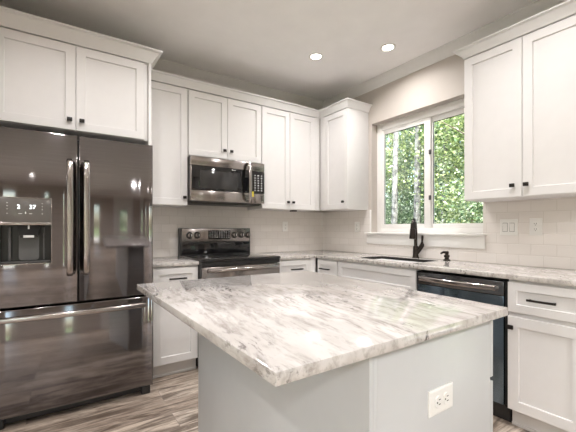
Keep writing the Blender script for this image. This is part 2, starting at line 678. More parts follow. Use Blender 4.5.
# rear entrance door: white slab with a tall lite
dr = struct_root('door_2', (-1.2, -7.66, 0))
b = MB()
b.box(-1.64, -1.42, -7.69, -7.64, 0.005, 2.11, 0.003)
b.box(-0.98, -0.76, -7.69, -7.64, 0.005, 2.11, 0.003)
b.box(-1.42, -0.98, -7.69, -7.64, 0.005, 0.7, 0.003)
b.box(-1.42, -0.98, -7.69, -7.64, 1.92, 2.11, 0.003)
b.build('door_slab', 'trim', dr)
b = MB()
b.box(-1.42, -0.98, -7.668, -7.662, 0.7, 1.92)
b.build('glass_pane', 'glass', dr, smooth=0)
b = MB()
b.box(-1.76, -1.65, -7.6, -7.575, 0, 2.22, 0.003)
b.box(-0.75, -0.64, -7.6, -7.575, 0, 2.22, 0.003)
b.box(-1.76, -0.64, -7.6, -7.585, 2.22, CEIL - 0.001, 0.003)  # unseen white panel added for a tall pale band in the refrigerator's reflection
b.box(-1.65, -0.75, -7.6, -7.575, 2.11, 2.22, 0.003)
b.build('door_casing', 'trim', dr)

# ground outside
b = MB()
b.box(-10.0, -5.55, -7.0, 1.0, -0.12, -0.09)
b.box(0.15, 2.6, -7.0, 3.0, -0.12, -0.09)
b.box(-5.5, 0.0, -11.5, -7.75, -0.12, -0.09)
struct(b.build('ground_bounce_slab', 'bounce_slab', smooth=0))  # pale slabs added outdoors to bounce sunlight up onto the ceiling
b = MB()
b.box(-30, 30, -30, 30, -0.35, -0.12)
struct(b.build('ground', 'grass', smooth=0))

# ceiling crown mouldings (profile: out from wall, down from ceiling)
CP = [(0, 0.098), (0.007, 0.098), (0.010, 0.086), (0.018, 0.074), (0.036, 0.046), (0.048, 0.024), (0.051, 0.014), (0.056, 0.012), (0.056, 0), (0, 0)]
b = MB()
rings = []
for x, mit in ((X_LEFT, 1), (0.0, -1)):
    rings.append([(x + mit * o, -o, CEIL - dn) for o, dn in CP])
b.loft(rings)
struct(b.build('trim_1', 'cornice', smooth=0.4))
b = MB()
rings = []
for y, mit in ((0.0, -1), (-7.6, 0)):
    rings.append([(-o, y + mit * o, CEIL - dn) for o, dn in CP])
b.loft(rings)
struct(b.build('trim_2', 'cornice', smooth=0.4))
b = MB()
rings = []
for y, mit in ((0.0, -1), (-0.92, 0)):
    rings.append([(X_LEFT + o, y + mit * o, CEIL - dn) for o, dn in CP])
b.loft(rings)
struct(b.build('trim_3', 'cornice', smooth=0.4))

# tile backsplash, children of their walls
TILE = 0.008
CT = 0.9107
b = MB()
b.box(-2.239, -1.853, -TILE, 0, CT, 1.386)
b.box(-1.853, -1.094, -TILE, 0, 0.80, 1.425)
b.box(-1.094, 0.0, -TILE, 0, CT, 1.386)
b.build('backsplash', 'tile_back', wall_back, smooth=0)
b = MB()
b.box(-TILE, 0, -0.765, -TILE, CT, 1.386)
b.box(-TILE, 0, -0.792, -0.765, CT, 1.386)
b.box(-TILE, 0, -1.983, -0.792, CT, 1.128)
b.box(-TILE, 0, -2.77, -1.983, CT, 1.391)
b.box(-TILE, 0, -3.3, -2.77, CT, 1.391)
b.build('backsplash', 'tile_right', wall_right, smooth=0)
b = MB()
b.box(-TILE - 0.002, 0.0, -0.806, -0.790, 1.132, 1.387, 0.002)
b.build('tile_edge', 'vinyl', wall_right)

# kitchen window
win = struct_root('window_1', (0.1, (WY0 + WY1) / 2, WZ0))
FW = 0.062
b = MB()
X0, X1 = 0.085, 0.148
b.box(X0, X1, WY1 - FW, WY1, WZ0, WZ1, 0.003)
b.box(X0, X1, WY0, WY0 + 0.030, WZ0, WZ1, 0.003)
b.box(X0, X1, WY0 + 0.030, WY1 - FW, WZ1 - 0.075, WZ1, 0.003)
b.box(X0, X1, WY0 + 0.030, WY1 - FW, WZ0, WZ0 + 0.055, 0.003)
b.build('frame', 'vinyl', win)
MEET = -1.42


def sash(y0, y1, x0, x1, sl, st):
    z0, z1 = WZ0 + 0.055, WZ1 - 0.075
    b = MB()
    b.box(x0, x1, y1 - st, y1, z0, z1, 0.002)
    b.box(x0, x1, y0, y0 + sl, z0, z1, 0.002)
    b.box(x0, x1, y0 + sl, y1 - st, z0, z0 + 0.045, 0.002)
    b.box(x0, x1, y0 + sl, y1 - st, z1 - 0.045, z1, 0.002)
    o = b.build('sash', 'vinyl', win)
    g = MB()
    g.box((x0 + x1) / 2 - 0.003, (x0 + x1) / 2 + 0.003, y0 + sl - 0.006, y1 - st + 0.006, z0 + 0.04, z1 - 0.04)
    g.build('glass_pane', 'glass', o, smooth=0)
    b = MB()
    e = 0.004
    xm = (x0 + x1) / 2 - 0.006
    for q in ((y1 - st - e, y1 - st), (y0 + sl, y0 + sl + e)):
        b.box(xm - 0.002, xm + 0.002, q[0], q[1], z0 + 0.045, z1 - 0.045)
    b.box(xm - 0.002, xm + 0.002, y0 + sl, y1 - st, z1 - 0.051, z1 - 0.045)
    b.build('gasket', 'dark', o, smooth=0)
    return o


sash(MEET - 0.03, WY1 - FW, 0.093, 0.116, 0.066, 0.033)
sash(WY0 + 0.030, MEET + 0.005, 0.120, 0.143, 0.028, 0.046)
for z in (1.475, 1.905):
    b = MB()
    b.box(0.078, 0.094, MEET - 0.040, MEET - 0.020, z - 0.022, z + 0.022, 0.004)
    b.box(0.070, 0.080, MEET - 0.044, MEET - 0.028, z - 0.010, z + 0.014, 0.003)
    b.build('latch', 'charcoal', win)
# stool and apron
b = MB()
b.box(-0.050, 0.085, -2.012, -0.746, WZ0 - 0.004, WZ0 + 0.012, 0.004)
b.box(-0.022, -TILE, -2.001, -0.757, 1.020, WZ0 - 0.004, 0.003)
struct(b.build('trim_4', 'trim'))

# ------------------------------------------------------------------ cabinets
DT = 0.020        # door thickness


def shaker(F, s0, s1, z0, z1, front, name, parent, mat='cab', w=0.057):
    b = MB()
    f = front
    b.rings(F, s0, s1, z0, z1, [(0, f - DT), (0, f - 0.002), (0.002, f), (w, f), (w + 0.003, f - 0.010), (w + 0.004, f - 0.010)])
    return b.build(name, mat, parent, smooth=0)


def knob(F, s, z, front, parent):
    b = MB()
    b.fbox(F, s - 0.006, s + 0.006, front - 0.002, front + 0.018, z - 0.006, z + 0.006, 0.001)
    b.fbox(F, s - 0.0155, s + 0.0155, front + 0.014, front + 0.027, z - 0.0125, z + 0.0125, 0.003)
    return b.build('knob', 'hardware', parent)


def pull(F, s, z, front, parent, L=0.14):
    b = MB()
    for q in (-1, 1):
        b.fbox(F, s + q * (L / 2 - 0.012) - 0.005, s + q * (L / 2 - 0.012) + 0.005, front - 0.002, front + 0.024, z - 0.005, z + 0.005, 0.001)
    b.fbox(F, s - L / 2, s + L / 2, front + 0.020, front + 0.031, z - 0.0065, z + 0.0065, 0.0025)
    return b.build('handle', 'hardware', parent)


UB, UT = 1.387, 2.4496      # upper cabinets: bottom, top
UD = 0.3192                 # door front distance from wall


def cabinet_body(F, s0, s1, d1, z0, z1, parent, d0=0.001, mat='cab'):
    b = MB()
    b.fbox(F, s0, s1, d0, d1, z0, z1, 0.0015)
    return b.build('body', mat, parent)


def upper(F, s0, s1, z0, z1, front, doors, label, knobs, top_gap=0.010, mat='cab'):
    c = F((s0 + s1) / 2, front / 2, z0)
    t = thing('wall_cabinet', c, label, 'cabinet', 'white wall cabinets')
    cabinet_body(F, s0 + 0.001, s1 - 0.001, front - DT, z0, z1, t)
    for (a, e), kn in zip(doors, knobs):
        d = shaker(F, a, e, z0 + 0.004, z1 - top_gap, front, 'door', t)
        if kn:
            knob(F, kn[0], kn[1], front, d)
    return t


G = 0.0016
upper(FA, -2.239, -1.853, UB, UT, UD, [(-2.232, -1.858)], 'single-door white wall cabinet beside the refrigerator, left of the microwave', [(-1.888, 1.462)])
upper(FA, -1.8515, -1.0885, 1.846, UT, UD, [(-1.8485, -1.4695), (-1.4655, -1.0925)], 'short two-door white wall cabinet directly above the microwave', [(-1.503, 1.927), (-1.432, 1.927)])
t = upper(FA, -1.087, -0.320, UB, UT, UD, [(-1.083, -0.7385), (-0.7345, -0.392)], 'tall two-door white wall cabinet right of the microwave, in the corner', [(-0.768, 1.466), (-0.700, 1.466)])
b = MB()
b.fbox(FA, -0.390, -0.320, UD - DT, UD - 0.003, UB, UT, 0.001)
b.build('filler_strip', 'cab', t)
t = upper(FB, -0.765, -0.3205, UB, UT, UD, [(-0.762, -0.400)], 'single-door white wall cabinet left of the window, end panel facing out', [(-0.712, 1.466)])
b = MB()
b.fbox(FB, -0.398, -0.3205, UD - DT, UD - 0.003, UB, UT, 0.001)
b.build('filler_strip', 'cab', t)

# upper cabinet right of the window
RD, RB, RT = 0.2955, 1.392, 2.4595
RLEFT, RRIGHT, RMID = -1.9864, -2.766, -2.3751
tR = upper(FB, RRIGHT, RLEFT, RB, RT, RD, [(RMID + 0.0018, RLEFT - 0.002), (RRIGHT + 0.002, RMID - 0.0018)],
           'large two-door white wall cabinet right of the window, above the switch plate', [(-2.322, 1.472), (-2.404, 1.472)])


def crown_ring(F, s0, s1, d, z0, z1, out, left=True, right=True, back=0.0):
    """crown on top of a cabinet, open-backed run with mitred returns to the wall"""
    prof = [(0.0, z0), (0.006, z0), (0.010, z0 + 0.012), (out * 0.7, z1 - 0.016), (out - 0.004, z1 - 0.012), (out, z1 - 0.009), (out, z1), (-0.018, z1), (-0.018, z0)]
    rings = []
    if left:
        rings.append([F(s0 - o, back, z) for o, z in prof])
        rings.append([F(s0 - o, d + o, z) for o, z in prof])
    else:
        rings.append([F(s0, d + o, z) for o, z in prof])
    if right:
        rings.append([F(s1 + o, d + o, z) for o, z in prof])
        rings.append([F(s1 + o, back, z) for o, z in prof])
    else:
        rings.append([F(s1, d + o, z) for o, z in prof])
    return rings


b = MB()
b.loft(crown_ring(FB, RRIGHT, RLEFT, RD - 0.003, RT - 0.001, 2.5251, 0.060, left=True, right=True, back=0.001))
b.build('crown', 'crown', tR, smooth=0.4)

# crown along the back run, round the corner cabinet and its end
CO, C0, C1 = 0.0547, 2.4486, 2.5207
prof = [(0.0, C0), (0.006, C0), (0.010, C0 + 0.012), (CO * 0.7, C1 - 0.016), (CO - 0.004, C1 - 0.012), (CO, C1 - 0.009), (CO, C1), (-0.018, C1), (-0.018, C0)]
D0 = UD - 0.003
rings = [[(-2.235, -(D0 + o), z) for o, z in prof],
         [(-(D0 + o), -(D0 + o), z) for o, z in prof],
         [(-(D0 + o), -0.765 - o, z) for o, z in prof],
         [(-0.001, -0.765 - o, z) for o, z in prof]]
b = MB()
b.loft(rings)
o = b.build('cabinet_crown', 'crown', smooth=0.4)
tag(o, 'white angled crown moulding running along the tops of the corner wall cabinets', 'crown moulding')
o['kind'] = 'thing'

# cabinet over the refrigerator
OD = 0.635
tF = upper(FA, -3.190, -2.262, 1.850, 2.443, OD, [(-3.176, -2.7365), (-2.7325, -2.290)], 'deep two-door white cabinet above the refrigerator', [(-2.771, 1.921), (-2.699, 1.921)])
b = MB()
b.loft(crown_ring(FA, X_LEFT + 0.004, -2.241, OD - 0.003, 2.442, 2.530, 0.070, left=False, right=True, back=0.001))
b.build('crown', 'crown', tF, smooth=0.4)
b = MB()
b.fbox(FA, -2.2610, -2.2405, 0.001, OD, 0.0, 2.442, 0.0015)
o = b.build('end_panel', 'cab')
tag(o, 'tall narrow white end panel between the refrigerator and the base cabinet', 'panel')
o['kind'] = 'thing'

# base cabinets
BD = 0.616
BT = 0.882


def base(F, s0, s1, label, fronts, door_front=BD, front_gap=0.0):
    t = thing('base_cabinet', F((s0 + s1) / 2, door_front / 2, 0), label, 'cabinet', 'white base cabinets')
    cabinet_body(F, s0 + 0.001, s1 - 0.001, door_front - DT, 0.105, BT, t)
    b = MB()
    b.fbox(F, s0 + 0.001, s1 - 0.001, 0.45, door_front - 0.066, 0.0, 0.106)
    b.fbox(F, s0 + 0.001, s1 - 0.001, 0.45, door_front - 0.056, 0.0, 0.018, 0.002)
    b.build('toe_kick', 'toe', t)
    for kind, a, e, z0, z1, hw in fronts:
        w = 0.057 if kind == 'door' else 0.046
        d = shaker(F, a, e, z0, z1, door_front, kind, t, w=w)
        if hw is None:
            continue
        if kind == 'door':
            knob(F, hw[0], hw[1], door_front, d)
        else:
            pull(F, hw[0], hw[1], door_front, d, hw[2] if len(hw) > 2 else 0.14)
    return t


base(FA, -2.2395, -1.862, 'white base cabinet with one drawer and door between refrigerator and range',
     [('drawer', -2.222, -1.868, 0.691, 0.866, (-2.036, 0.784)), ('door', -2.222, -1.868, 0.114, 0.664, (-1.90, 0.61))])
t = base(FA, -1.092, -0.617, 'white base cabinet right of the range, running into the corner',
         [('drawer', -1.086, -0.690, 0.691, 0.866, (-0.868, 0.782)), ('door', -1.086, -0.690, 0.114, 0.664, (-1.05, 0.61))])
b = MB()
b.fbox(FA, -0.688, -0.618, BD - DT, BD - 0.004, 0.107, BT - 0.002, 0.001)
b.build('filler_strip', 'cab', t)
base(FB, -0.940, -0.618, 'narrow white base cabinet in the corner, left of the sink base',
     [('drawer', -0.934, -0.640, 0.691, 0.866, (-0.765, 0.782)), ('door', -0.934, -0.640, 0.114, 0.664, (-0.90, 0.61))])
base(FB, -1.798, -0.942, 'wide white sink base cabinet with plain false front under the sink',
     [('false_front', -1.7965, -0.948, 0.691, 0.866, None), ('door', -1.369, -0.948, 0.114, 0.664, (-1.33, 0.61)), ('door', -1.794, -1.373, 0.114, 0.664, (-1.41, 0.61))])
base(FB, -2.800, -2.424, 'white base cabinet with drawer and door right of the dishwasher',
     [('drawer', -2.794, -2.427, 0.691, 0.866, (-2.604, 0.777)), ('door', -2.794, -2.427, 0.114, 0.664, (-2.449, 0.604))])
base(FB, -3.26, -2.802, 'white base cabinet at the open end of the right counter run',
     [('drawer', -3.254, -2.808, 0.691, 0.866, (-3.03, 0.777)), ('door', -3.254, -2.808, 0.114, 0.664, (-2.85, 0.604))])

# worktops
CD = 0.6242
CB = 0.8822


def grid_slab(xs, ys, filled, z0, z1, bev=0.003):
    b = MB()
    bm = b.bm
    vt = {}

    def V(i, j):
        if (i, j) not in vt:
            vt[(i, j)] = bm.verts.new((xs[i], ys[j], z1))
        return vt[(i, j)]
    fs = [bm.faces.new((V(i, j), V(i + 1, j), V(i + 1, j + 1), V(i, j + 1))) for i, j in filled]
    ex = bmesh.ops.extrude_face_region(bm, geom=fs)
    for v in ex['geom']:
        if isinstance(v, bmesh.types.BMVert):
            v.co.z = z0
    bm.normal_update()
    bmesh.ops.recalc_face_normals(bm, faces=list(bm.faces))
    es = [e for e in bm.edges if len(e.link_faces) == 2 and e.calc_face_angle(0) > 0.5]
    bmesh.ops.bevel(bm, geom=es, offset=bev, segments=2, affect='EDGES', profile=0.5)
    return b


SX0, SX1, SY0, SY1 = -0.500, -0.125, -1.70, -1.06     # sink cut-out
xs = [-1.0965, -CD, SX0, SX1, -0.009]
ys = [-3.27, SY0, SY1, -CD, -0.009]
filled = [(0, 3), (1, 3), (2, 3), (3, 3)]
filled += [(i, j) for i in (1, 2, 3) for j in (0, 1, 2) if not (i == 2 and j == 1)]
b = grid_slab(xs, ys, filled, CB, CT)
o = b.build('worktop', 'granite', smooth=0.5)
tag(o, 'long L-shaped marble worktop running from the range past the sink and dishwasher', 'countertop')
b = MB()
b.slab([(-2.239, -CD), (-1.860, -CD), (-1.860, -0.009), (-2.239, -0.009)], CB, CT)
o = b.build('worktop', 'granite', smooth=0.5)
tag(o, 'short marble worktop between the refrigerator and the range', 'countertop')

# sink
t = thing('kitchen_sink', ((SX0 + SX1) / 2, (SY0 + SY1) / 2, 0.70), 'undermount steel sink set into the worktop below the window', 'sink')
b = MB()
e = 0.006


def rrect(x0, x1, y0, y1, z, r, n=5):
    pts = []
    for cx, cy, a0 in ((x1 - r, y1 - r, 0), (x0 + r, y1 - r, 90), (x0 + r, y0 + r, 180), (x1 - r, y0 + r, 270)):
        for k in range(n + 1):
            a = math.radians(a0 + 90 * k / n)
            pts.append((cx + r * math.cos(a), cy + r * math.sin(a), z))
    return pts


b.loft([rrect(SX0 + 0.0005, SX1 - 0.0005, SY0 + 0.0005, SY1 - 0.0005, CT - 0.006, 0.008),
        rrect(SX0 + 0.003, SX1 - 0.003, SY0 + 0.003, SY1 - 0.003, CT - 0.004, 0.010),
        rrect(SX0 + 0.005, SX1 - 0.005, SY0 + 0.005, SY1 - 0.005, CT - 0.008, 0.012),
        rrect(SX0 + 0.010, SX1 - 0.010, SY0 + 0.010, SY1 - 0.010, 0.72, 0.030),
        rrect(SX0 + 0.030, SX1 - 0.030, SY0 + 0.030, SY1 - 0.030, 0.695, 0.03)], cap0=False)
b.build('basin', 'sinksteel', t, recalc=False)  # dark walls rise over the cut stone edge to read as shade
b = MB()
b.lathe(((SX0 + SX1) / 2, (SY0 + SY1) / 2, 0.695), (0, 0, 1), [(0, 0.045), (0.004, 0.045), (0.004, 0.03), (0.001, 0.028)])
b.build('drain', 'bright', t)

# faucet: the spout reaches out over the sink and towards the room
fx, fyy = -0.072, -1.408
SDX, SDY = -0.93, -0.44
t = thing('kitchen_faucet', (fx, fyy, CT), 'dark bronze pull-down kitchen faucet standing behind the sink', 'faucet')
b = MB()
b.lathe((fx, fyy, CT), (0, 0, 1), [(0, 0.032), (0.006, 0.032), (0.011, 0.026), (0.030, 0.0245), (0.100, 0.023), (0.112, 0.019)])
b.build('base', 'bronze', t)
b = MB()
prof_f = [(0.0, 0.10), (0.0, 0.20), (0.004, 0.255), (0.020, 0.305), (0.046, 0.338), (0.078, 0.350), (0.110, 0.338), (0.130, 0.308)]
b.tube([(fx + SDX * q, fyy + SDY * q, CT + h) for q, h in prof_f], 0.0155, seg=14)
b.build('spout', 'bronze', t)
b = MB()
hx, hy = fx + SDX * 0.130, fyy + SDY * 0.130
b.lathe((hx, hy, CT + 0.320), Vector((SDX * 0.10, SDY * 0.10, -1)), [(0, 0.0165), (0.012, 0.0185), (0.05, 0.020), (0.052, 0.0225), (0.10, 0.0255), (0.135, 0.0275), (0.142, 0.025)])
b.build('spray_head', 'bronze', t)
b = MB()
b.tube([(fx, fyy - 0.008, CT + 0.040), (fx - 0.004, fyy - 0.045, CT + 0.085), (fx - 0.006, fyy - 0.070, CT + 0.118)], [0.019, 0.021, 0.020], seg=12)
b.lathe((fx - 0.006, fyy - 0.070, CT + 0.108), (0, -0.05, 1), [(0, 0.018), (0.018, 0.019), (0.028, 0.014), (0.045, 0.0085), (0.092, 0.0105), (0.102, 0.007)], seg=14)
b.build('lever', 'bronze', t)

# soap dispenser
sx, sy = -0.085, -1.722
t = thing('soap_dispenser', (sx, sy, CT), 'small dark bronze soap pump standing right of the faucet', 'soap dispenser')
b = MB()
b.lathe((sx, sy, CT), (0, 0, 1), [(0, 0.029), (0.009, 0.029), (0.014, 0.018), (0.026, 0.017), (0.030, 0.023), (0.046, 0.023), (0.052, 0.014)])
b.build('base', 'bronze', t)
b = MB()
b.lathe((sx, sy, CT + 0.050), (0, 0, 1), [(0, 0.012), (0.010, 0.016), (0.024, 0.017), (0.032, 0.010)])
b.tube([(sx, sy, CT + 0.066), (sx - 0.03, sy + 0.012, CT + 0.072), (sx - 0.052, sy + 0.022, CT + 0.060)], [0.011, 0.010, 0.008], seg=10)
b.build('nozzle', 'bronze', t)

# ------------------------------------------------------------------ refrigerator
FX0, FX1, FYF = -3.1840, -2.2764, -0.816
FT, FM, FBOT = 1.7751, 0.7092, 0.0705
tf = thing('refrigerator', ((FX0 + FX1) / 2, -0.43, 0), 'black stainless french-door refrigerator with ice dispenser, standing at the left', 'refrigerator')
b = MB()
b.box(FX0 + 0.004, FX1 - 0.004, -0.05, -0.742, 0.02, FT - 0.012, 0.004)
b.build('body', 'charcoal', tf)
b = MB()
b.box(FX0 + 0.012, FX1 - 0.012, -0.735, -0.752, 0.055, FT - 0.01)
b.build('gasket', 'gap', tf, smooth=0)


def curved_door(x0, x1, z0, z1, name, hole=None, edge=0.016, bow=0.010, xa=None, xb=None):
    """door skin: plan profile with rounded vertical edges and a slight bow over [xa, xb]"""
    xa = x0 if xa is None else xa
    xb = x1 if xb is None else xb
    yb = -0.752
    cols = []
    Z = 0.095          # the skin curves back towards both vertical edges
    rr = 0.005
    for k in range(5):
        an = PI / 2 * k / 4
        cols.append((x0 + rr * (1 - math.cos(an)), edge + rr * (1 - math.sin(an))))
    for k in range(1, 13):
        f = 1 - k / 12
        cols.append((x0 + rr + (Z - rr) * (k / 12), edge * f ** 2.4))
    inner = [x0 + Z + (x1 - x0 - 2 * Z) * q / 16 for q in range(1, 16)]
    if hole:
        for hx_ in hole[:2]:
            if x0 + Z < hx_ < x1 - Z:
                inner = [q for q in inner if abs(q - hx_) > 0.012]
                inner.append(hx_)
        cols = [c for c in cols if abs(c[0] - hole[0]) > 0.004] + ([] if x0 + Z < hole[0] else [(hole[0], edge * (1 - (hole[0] - x0 - rr) / (Z - rr)) ** 2.4)])
        cols.sort()
    for q in sorted(inner):
        cols.append((q, 0.0))
    for k in range(0, 12):
        f = k / 12
        cols.append((x1 - Z + (Z - rr) * f, edge * f ** 2.4))
    for k in range(5):
        an = PI / 2 * (1 - k / 4)
        cols.append((x1 - rr * (1 - math.cos(an)), edge + rr * (1 - math.sin(an))))

    def yy(x, dy):
        q = (x - xa) / (xb - xa) * 2 - 1
        return FYF + bow * (q * q) - bow * 0.6 - dy
    P = [(x, yy(x, d)) for x, d in cols]
    zr = 0.006
    zs = [(z0, zr), (z0 + zr * 0.3, zr * 0.3), (z0 + zr, 0)] + ([(hole[2], 0), (hole[3], 0)] if hole else []) + [(z1 - zr, 0), (z1 - zr * 0.3, zr * 0.3), (z1, zr)]
    b = MB()
    bm = b.bm
    vg = [[bm.verts.new((x, y + ins, z)) for x, y in P] for z, ins in zs]
    n = len(P)
    for r in range(len(zs) - 1):
        for c in range(n - 1):
            if hole and abs(zs[r][0] - hole[2]) < 1e-6 and P[c][0] > hole[0] - 1e-6 and P[c + 1][0] < hole[1] + 1e-6:
                continue
            bm.faces.new((vg[r][c], vg[r][c + 1], vg[r + 1][c + 1], vg[r + 1][c]))
    bl = [bm.verts.new((x0, yb, z)) for z, _ in zs]
    br = [bm.verts.new((x1, yb, z)) for z, _ in zs]
    for r in range(len(zs) - 1):
        bm.faces.new((bl[r], vg[r][0], vg[r + 1][0], bl[r + 1]))
        bm.faces.new((vg[r][-1], br[r], br[r + 1], vg[r + 1][-1]))
    bm.faces.new([bl[0]] + [br[0]] + list(reversed(vg[0])))
    bm.faces.new([br[-1]] + [bl[-1]] + vg[-1])
    if not hole:
        bm.faces.new([bl[0], bl[-1], br[-1], br[0]])
    bmesh.ops.remove_doubles(bm, verts=list(bm.verts), dist=1e-6)
    return b.build(name, 'fridge', tf, smooth=0.7, recalc=not hole), yy


GAPX = -2.7301
HOLE = (-3.123, -2.873, 0.973, 1.365)
dl, yyl = curved_door(FX0, GAPX - 0.004, FM + 0.006, FT, 'door', HOLE)
drr, yyr = curved_door(GAPX + 0.004, FX1, FM + 0.006, FT, 'door')
fz, yyf = curved_door(FX0, FX1, FBOT, FM - 0.006, 'freezer_drawer')
# the dispenser
ys_ = yyl((HOLE[0] + HOLE[1]) / 2, 0)
DZ = 1.206
b = MB()
yk = -0.7525
x0, x1, z0, z1 = HOLE[0], HOLE[1], HOLE[2], DZ
yf = FYF - 0.004
b.poly([(x0, yk, z0), (x1, yk, z0), (x1, yk, z1), (x0, yk, z1)])
b.poly([(x0, yk, z0), (x0, yf, z0), (x0, yf, z1), (x0, yk, z1)])
b.poly([(x1, yk, z0), (x1, yf, z0), (x1, yf, z1), (x1, yk, z1)])
b.poly([(x0, yk, z0), (x1, yk, z0), (x1, yf, z0), (x0, yf, z0)])
b.poly([(x0, yk, z1), (x1, yk, z1), (x1, yf, z1), (x0, yf, z1)])
b.build('dispenser_recess', 'recess', dl, smooth=0, recalc=False)
b = MB()
b.box(HOLE[0], HOLE[1], -0.755, FYF - 0.0045, DZ + 0.014, HOLE[3], 0.002)
pan = b.build('dispenser_panel', 'panelgrey', dl)
b = MB()
b.box(HOLE[0] + 0.001, HOLE[1] - 0.001, -0.755, FYF - 0.0085, DZ - 0.003, DZ + 0.0145, 0.003)
b.build('dispenser_visor', 'brush', dl)
b = MB()     # thin bright surround
for q in ((HOLE[0] - 0.004, HOLE[0]), (HOLE[1], HOLE[1] + 0.004)):
    b.box(q[0], q[1], -0.80, FYF - 0.0065, HOLE[2] - 0.004, HOLE[3] + 0.004, 0.001)
for q in ((HOLE[2] - 0.005, HOLE[2]), (HOLE[3], HOLE[3] + 0.003)):
    b.box(HOLE[0], HOLE[1], -0.80, FYF - 0.0065, q[0], q[1], 0.001)
b.build('dispenser_bezel', 'bright', dl)
b = MB()     # chute above, paddle behind, tray below
cxp = -2.985
b.loft([[(cxp - 0.056, -0.754, 1.204), (cxp + 0.056, -0.754, 1.204), (cxp + 0.056, -0.812, 1.204), (cxp - 0.056, -0.812, 1.204)],
        [(cxp - 0.042, -0.754, 1.130), (cxp + 0.042, -0.754, 1.130), (cxp + 0.042, -0.806, 1.130), (cxp - 0.042, -0.806, 1.130)]])
b.build('ice_chute', 'gap', dl)
b = MB()
b.box(cxp - 0.026, cxp + 0.026, -0.804, -0.809, 1.128, 1.142, 0.001)
b.build('spout_label', 'print', dl)
b = MB()
b.box(cxp - 0.004, cxp + 0.004, -0.808, -0.8135, 1.180, 1.202, 0.001)
b.build('chute_light', 'print', dl)
b = MB()
b.loft([rrect(cxp - 0.050, cxp + 0.050, 0.990, 1.150, 0, 0.018), rrect(cxp - 0.050, cxp + 0.050, 0.990, 1.150, 0.006, 0.018)])
for v in b.bm.verts:
    x_, y_, z_ = v.co
    v.co = (x_, -0.757 - z_ - (1.150 - y_) * 0.05, y_)
b.build('paddle', 'greyplastic', dl)
b = MB()
b.box(HOLE[0] + 0.004, HOLE[1] - 0.004, -0.754, -0.812, 0.974, 0.985, 0.003)
b.build('drip_tray', 'charcoal', dl)
b = MB()
b.box(-3.086, -3.072, -0.757, -0.775, 0.99, 1.19, 0.004)
b.build('recess_rib', 'greyplastic', dl)
b = MB()
b.box(-2.915, -2.907, -0.757, -0.765, 0.99, 1.19, 0.002)
b.build('recess_rib', 'greyplastic', dl)
yp = -(FYF - 0.0045)
text_part('display_digits', '2', 0.034, FA, -3.033, yp, 1.311, 'lcd', pan)
text_part('display_digits', '37', 0.034, FA, -2.966, yp, 1.311, 'lcd', pan)
marks = []
for zz in (1.334, 1.316, 1.298, 1.272):
    marks.append((-3.089, -3.083, zz - 0.0012, zz + 0.0012))
    marks.append((-2.921, -2.915, zz - 0.0012, zz + 0.0012))
marks += [(-3.034, -3.016, 1.2705, 1.2730), (-2.982, -2.968, 1.2705, 1.2730), (-3.002, -2.997, 1.271, 1.283)]
for mx_a, mx_b, mz_a, mz_b in marks:
    b = MB()
    b.box(mx_a, mx_b, -yp, -yp - 0.0008, mz_a, mz_b)
    b.build('panel_icon', 'print', pan, smooth=0)
text_part('badge', '\u2022 \u2014\u2014', 0.012, FA, -2.675, -yyr(-2.675, 0), FM + 0.020, 'print', drr)


def bar_handle(x, z0, z1, yd, parent):
    b = MB()
    o = 0.052
    pts = [(x, yd + 0.004, z0 + 0.012), (x, yd - o * 0.6, z0 + 0.010), (x, yd - o, z0 + 0.028), (x, yd - o - 0.006, z0 + 0.12), (x, yd - o - 0.010, (z0 + z1) / 2),
           (x, yd - o - 0.006, z1 - 0.12), (x, yd - o, z1 - 0.028), (x, yd - o * 0.6, z1 - 0.010), (x, yd + 0.004, z1 - 0.012)]
    b.tube(pts, 0.0175, 0.011, side=(1, 0, 0), seg=16, power=3.0)
    return b.build('handle', 'bright', parent, smooth=0.9)


bar_handle(-2.776, 0.885, 1.620, yyl(-2.776, 0), dl)
bar_handle(-2.686, 0.885, 1.620, yyr(-2.686, 0), drr)
b = MB()
zh = 0.655
pts = []
for q in range(17):
    f = q / 16
    x = FX0 + 0.05 + f * (FX1 - FX0 - 0.10)
    out = 0.050 + 0.014 * math.sin(PI * f)
    if q in (0, 16):
        out = -0.006
    pts.append((x + (0.0 if q not in (1, 15) else (-0.040 if q == 1 else 0.040)), yyf(x, 0) - out, zh))
b.tube(pts, 0.0165, 0.011, side=(0, 0, 1), seg=16, power=3.0)
b.build('handle', 'bright', fz, smooth=0.9)
b = MB()
b.box(FX0 + 0.02, FX1 - 0.02, -0.60, -0.765, 0.018, 0.066, 0.003)
b.build('toe_grille', 'dark', tf)
for x in (FX0 + 0.05, FX1 - 0.035):
    b = MB()
    b.box(x - 0.03, x + 0.03, -0.70, -0.788, 0.0, 0.058, 0.006)
    b.build('foot', 'dark', tf)
for x in (FX0 + 0.05, FX1 - 0.05):
    b = MB()
    b.box(x - 0.035, x + 0.035, -0.66, -0.775, FT - 0.013, FT + 0.012, 0.006)
    b.build('hinge_cover', 'dark', tf)

